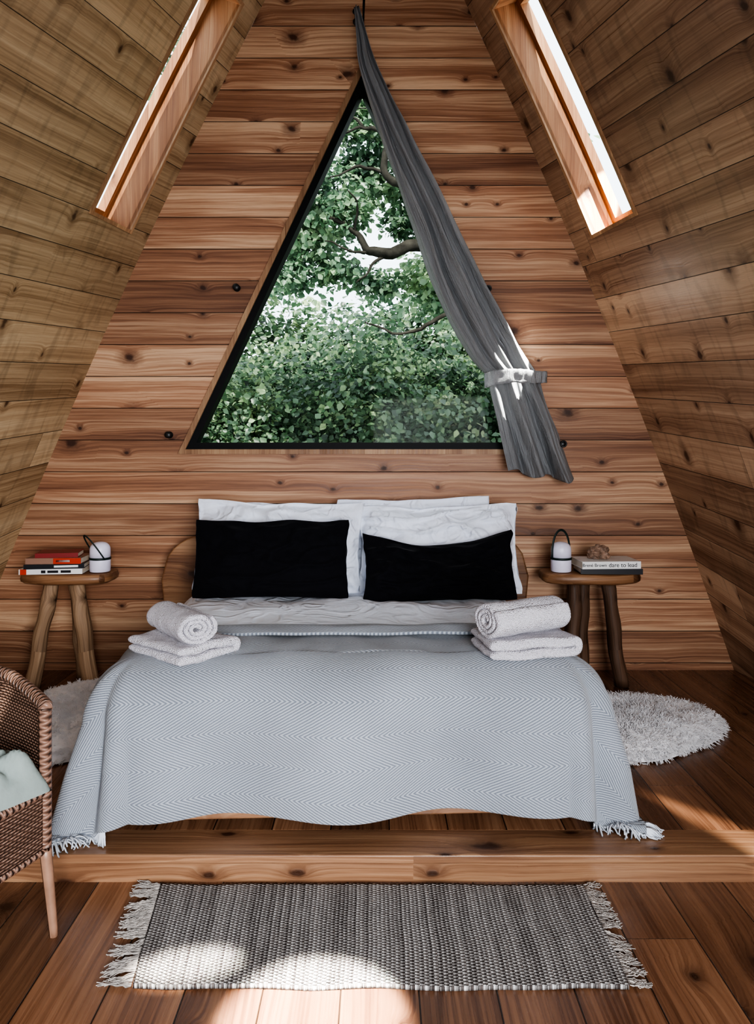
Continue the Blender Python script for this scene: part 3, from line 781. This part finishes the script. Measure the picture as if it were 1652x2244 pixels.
V,F,U=grid(120,8,apr); o=mk('apron',V,F,M_wick,U,True,parent=CH); solid(o,.014,0)
ns=60; V=[(0,-.02,.44)]+[(per(i/ns)[0]*.99,per(i/ns)[1]*.99,.44) for i in range(ns)]; F=[(0,1+i,1+(i+1)%ns) for i in range(ns)]
o=mk('seat',V,F,M_wick,None,True,parent=CH); solid(o,.03,-1)
def railtube(name,pts,r): return tube(name,pts,r,M_braid,seg=12,parent=CH)
railtube('arm_rail',[(*plan(i/60,lean(railz(i/60))*math.sin(math.pi*i/60)**.5),railz(i/60)) for i in range(61)],.021)
railtube('seat_rail',[(*per(i/80),.45) for i in range(81)],.014)
railtube('lower_rail',[(*per(i/80),.27) for i in range(81)],.012)
for sx in (-1,1):
    railtube('arm_post',[(sx*.31,-.27,.27+.43*i/12) for i in range(13)],.019)
    tube('leg',[(sx*(.31+.02*(1-i/8)),-.27-.015*(1-i/8),.28*i/8) for i in range(9)],[.0125+.006*i/8 for i in range(9)],M_cane,parent=CH)
    tube('leg',[(sx*(.2+.02*(1-i/8)),.17+.02*(1-i/8),.28*i/8) for i in range(9)],[.0125+.006*i/8 for i in range(9)],M_cane,parent=CH)
def lump(side):
    def g(p,q):
        u=2*p-1;v=2*q-1; r=max(0,(1-abs(u)**4)*(1-abs(v)**4))**.5
        rid=abs(nz(u*2.2+v*1.5,v*2.6,7))*1.6+.5*abs(nz(u*5,v*5-u*3,3))
        z=(.09*r+.08*rid*r) if side>0 else .0
        return (u*.25,v*.24,z),(u*.25,v*.25)
    return g
V,F,U=grid(50,50,lump(1)); V2,F2,U2=grid(50,50,lump(-1)); n=len(V)
o=mk('folded_throw',V+V2,F+[tuple(n+i for i in f[::-1]) for f in F2],M_sage,U+U2,True,label='crumpled sage green linen throw on the wicker seat',cat='blanket')
o.location=(-1.225,2.20,.462); o.rotation_euler=(0,0,math.radians(57))

# ------------------------------------------------------------------ outside
mk('ground',[(-30,4.95,-.3),(30,4.95,-.3),(30,45,-.3),(-30,45,-.3)],[(0,1,2,3)],M_grass,label='rough grass clearing outside the cabin',cat='ground',kind='structure')
def leaves(name,P,Nrm,size,mat,parent,sprig=1):
    n=len(P); rs=np.random
    Nn=Nrm+rs.normal(0,.5,(n,3)); Nn/=np.linalg.norm(Nn,axis=1)[:,None]
    T=rs.normal(0,1,(n,3))+np.array([0,0,-.7]); T-= (T*Nn).sum(1)[:,None]*Nn; T/=np.linalg.norm(T,axis=1)[:,None]; B=np.cross(Nn,T)
    s=(size*rs.uniform(.5,1.5,n))[:,None]
    q=np.stack([P-T*s*.5,P+B*s*.42-T*s*.12+Nn*s*.14,P+B*s*.30+T*s*.22+Nn*s*.08,P+T*s*.58,P-B*s*.30+T*s*.22+Nn*s*.08,P-B*s*.42-T*s*.12+Nn*s*.14],1).reshape(-1,3)
    me=bpy.data.meshes.new(name); me.vertices.add(6*n); me.vertices.foreach_set('co',q.ravel())
    base=np.arange(n)[:,None]*6; idx=np.concatenate([base+np.array([[0,1,2,3]]),base+np.array([[0,3,4,5]])],1).astype(np.int32).ravel()
    me.loops.add(8*n); me.loops.foreach_set('vertex_index',idx)
    me.polygons.add(2*n); me.polygons.foreach_set('loop_start',np.arange(0,8*n,4,dtype=np.int32)); me.polygons.foreach_set('loop_total',np.full(2*n,4,dtype=np.int32)); me.update(calc_edges=True)
    # random leaf colour with varied shadow painted in: sprigs and boughs share a tone
    m=n//sprig+1; sp=np.repeat(rs.rand(m),sprig)[:n]
    bough=np.array([noise.noise(Vector(p)*1.7) for p in P[::sprig]]); bough=np.repeat(bough,sprig)[:n]
    tone=np.clip(.40*sp+.42*rs.rand(n)+.55*bough+.06,0,1)
    at=me.attributes.new('rnd','FLOAT','FACE'); at.data.foreach_set('value',np.repeat(tone.astype(np.float32),2))
    me.materials.append(mat); o=bpy.data.objects.new(name,me); COL.objects.link(o); o.parent=parent; o['kind']='stuff'; return o
def cloud(c,r,n,fr=1.0,lo=.25,sprig=9,sp=.10):
    m=max(1,n//sprig)
    d=np.random.normal(0,1,(m,3)); d/=np.linalg.norm(d,axis=1)[:,None]
    rr=np.random.uniform(lo,1.0,m)**.6
    lum=np.array([1+.30*noise.noise(Vector(v)*2.2*fr+Vector(c))+.26*noise.noise(Vector(v)*5*fr+Vector(c)) for v in d])
    P=np.array(c)+d*np.array(r)*(rr*lum)[:,None]; D=d*.5+np.array([0,-.4,.6])+np.random.normal(0,.35,(m,3))
    P=np.repeat(P,sprig,0)+np.random.normal(0,1,(m*sprig,3))*np.array([sp,sp,sp*.45]); return P,np.repeat(D,sprig,0)
def hedge(name,y,items,size,label):
    e=empty(name,(0,y,-.3),label=label,cat='hedge',kind='stuff')
    PP=[];DD=[]
    for x,dy,zc,rx,ry,rz_,n in items:
        P,D=cloud((x,dy,zc+.3),(rx,ry,rz_),n,1.6,.3,10,.14); PP.append(P); DD.append(D)
    leaves('foliage',np.concatenate(PP),np.concatenate(DD),size,M_leaf,e,10)
    return e
it=[]
for i in range(9):
    x=-4.4+1.1*i; it.append((x,random.uniform(-.1,.3),1.0+random.uniform(-.2,.2),.95,.9,2.05+random.uniform(-.3,.3),13000))
hedge('hedge',10.2,it,.074,'dense leafy green hedge growing outside the window')
it=[(-4.5,0,2.1,1.9,1.0,2.3,6000),(-2.3,0,2.35,1.5,1.0,2.4,10000),(-.9,.2,1.95,1.1,1.0,2.1,9000),(.5,.2,2.0,1.2,1.0,2.25,9000),(2.0,0,2.8,1.5,1.0,2.7,12000),(3.7,0,2.8,1.9,1.0,2.8,6000)]
hedge('hedge',13.6,it,.105,'taller leafy thicket behind the first hedge')
TX=1.95
TR=empty('tree',(TX,7.6,-.3),label='gnarled old tree with twisting mossy branches outside',cat='tree')
def tb_(pts,r0,r1,name='branch'):
    P=smoothpath([(x-TX,y-8.0,z+.3) for x,y,z in pts],8)
    for p in P: p.x+=.05*nz(p.z*4,p.x*4)+.02*nz(p.z*11,p.x*9); p.z+=.05*nz(p.x*5,p.y*4+3)+.02*nz(p.x*12,3)
    n=len(P); tube(name,P,[r0+(r1-r0)*i/(n-1) for i in range(n)],M_bark,seg=9,wob=.6,parent=TR)
tb_([(1.95,8,-.3),(1.9,8,1.2),(1.7,8,2.6),(1.45,8,3.5),(1.5,8.1,4.6),(1.3,8.2,6.2),(1.0,8.2,8)],.2,.07,'trunk')
tb_([(1.45,8,3.45),(.8,7.9,3.42),(.5,7.9,3.52),(.25,7.9,3.44),(.02,7.9,3.46),(-.14,7.9,3.65),(-.35,7.85,3.78)],.085,.018)
tb_([(.6,7.9,3.5),(.5,7.8,3.75),(.40,7.7,4.0),(.16,7.7,4.15),(.2,7.7,4.45),(.02,7.7,4.6),(-.25,7.7,4.55)],.06,.012)
tb_([(.40,7.7,4.0),(.45,7.7,4.35),(.3,7.7,4.75),(.08,7.7,5.0),(.1,7.7,5.5)],.04,.010)
tb_([(.25,7.9,3.44),(.05,7.9,3.3),(-.1,7.9,3.15)],.022,.006)
tb_([(.8,7.9,3.42),(.7,7.8,3.7),(.75,7.7,4.0)],.035,.008)
tb_([(.02,7.9,3.46),(-.2,7.85,3.45),(-.4,7.8,3.55)],.020,.005); tb_([(-.14,7.9,3.65),(-.1,7.8,3.85),(-.2,7.7,4.0)],.018,.005)
tb_([(-.05,7.7,4.6),(-.2,7.7,4.75),(-.2,7.7,4.95)],.018,.005); tb_([(.2,7.7,4.45),(.32,7.7,4.6),(.42,7.7,4.9)],.02,.005)
tb_([(.16,7.7,4.15),(-.1,7.65,4.2),(-.4,7.65,4.05)],.022,.006); tb_([(.3,7.7,4.75),(.15,7.65,4.8),(-.1,7.65,4.75)],.018,.005)
tb_([(1.65,8,2.7),(.9,7.9,2.85),(.4,7.8,2.62),(-.05,7.8,2.75)],.03,.007)
tb_([(1.3,8.2,5.6),(.4,8.3,5.9),(-.6,8.4,6.2),(-1.6,8.4,6.0)],.07,.02)
PP=[];DD=[]
cl=[(-.45,8.1,4.1,.40),(-.15,8.1,4.9,.36),(.25,8.1,5.4,.36),(.6,8.1,4.55,.38),(-.6,8.3,3.66,.30),(-1.0,8.3,4.6,.42),(.8,7.9,4.1,.36),(0.,8.3,5.9,.5),(.8,8.2,5.4,.5),(-.85,8.5,5.5,.5),(1.5,8,4.3,.5),
    (-.25,8.0,3.88,.26),(.25,8.5,4.25,.32),(-1.7,8.6,5.6,.6),(-1.5,8.5,4.4,.4),(.1,8.4,6.6,.7),(.85,8.6,3.15,.35),(1.2,8.4,3.4,.5),(.3,8.6,4.85,.30),(-.1,8.5,4.5,.25),(.45,8.3,3.85,.22),(-.75,8.4,3.95,.34),(-.05,8.4,5.2,.32),
    (-.35,8.3,3.35,.22),(.15,8.3,3.2,.18),(.6,8.4,3.3,.24),(-.85,8.4,3.35,.26)]
for x,y,z,r in cl:
    P,D=cloud((x-TX,y-8,z+.3),(r*1.25,r*.9,r*.9),int(2700*r),1.6,.1,7,.085); PP.append(P); DD.append(D)
leaves('foliage',np.concatenate(PP),np.concatenate(DD),.062,M_leaf2,TR,7)
for i,(x,y,h,r) in enumerate([(-9.5,22,7.5,3.2),(4.6,26,6.5,3.4)]):
    e=empty('tree',(x,y,-.3),label='distant leafy tree beyond the hedges',cat='tree',group='distant trees')
    tube('trunk',[(0,0,0),(.1,0,h*.4),(0,0,h*.7)],[.3,.22,.12],M_bark,parent=e)
    P,D=cloud((0,0,h*.55),(r,r*.8,h*.45),9000); leaves('foliage',P,D,.25,M_leaf2,e,9)

# ------------------------------------------------------------------ lights
w=bpy.data.worlds.new('World'); SC.world=w; w.use_nodes=True
bg=w.node_tree.nodes['Background']; bg.inputs[0].default_value=(.84,.92,1,1); bg.inputs[1].default_value=2.3
def lamp(kind,name,loc,tgt,energy,color,**k):
    l=bpy.data.lights.new(name,kind); l.energy=energy; l.color=color
    for a,b in k.items(): setattr(l,a,b)
    o=bpy.data.objects.new(name,l); COL.objects.link(o); o.location=loc
    d=Vector(tgt)-Vector(loc); o.rotation_euler=d.to_track_quat('-Z','Y').to_euler(); return o
lamp('SUN','sun',(0,-6.5,7.6),(0,0,0),6.5,(1,.95,.86),angle=math.radians(.6))
lamp('AREA','doorway_daylight',(.9,YR+.1,1.5),(-1.2,4.4,-.35),60,(.96,.975,1),shape='RECTANGLE',size=1.9,size_y=1.5,spread=math.radians(92))
sd=Vector((-.436,.218,-.873)); tg=Vector((1.01,4.62,2.13)); sp=tg-sd*4
lamp('SPOT','sunbeam_skylight',sp,tg,15000,(1,.95,.88),spot_size=math.radians(5.2),spot_blend=.1,shadow_soft_size=.01)
pd=Vector((-.12,.6,-.79)).normalized()
t1=Vector((-.07,1.96,0)); lamp('AREA','added_sun_patch',t1-pd*4.2,t1,9.0,(1,.94,.86),shape='ELLIPSE',size=.48,size_y=.36,spread=math.radians(1.2))  # lamp inside the room, added to make the sun patch on rug and floor
t2=Vector((-.45,2.17,0)); lamp('AREA','added_sun_patch_edge',t2-pd*4.2,t2,.8,(1,.94,.86),shape='ELLIPSE',size=.30,size_y=.10,spread=math.radians(1.2))  # second added lamp, for the smaller patch at the left

cam=bpy.data.cameras.new('cam'); cam.sensor_fit='VERTICAL'; cam.sensor_height=36; cam.sensor_width=36*1652/2244; cam.lens=1650/2244*36; cam.shift_y=-142/2244; cam.clip_start=.05
co=bpy.data.objects.new('camera',cam); COL.objects.link(co); co.location=(.095,0,1.5); co.rotation_euler=(math.radians(90),0,0); SC.camera=co
SC.view_settings.view_transform='AgX'
try: SC.view_settings.look='AgX - High Contrast'
except Exception as ex: print(ex)
SC.view_settings.exposure=0.4
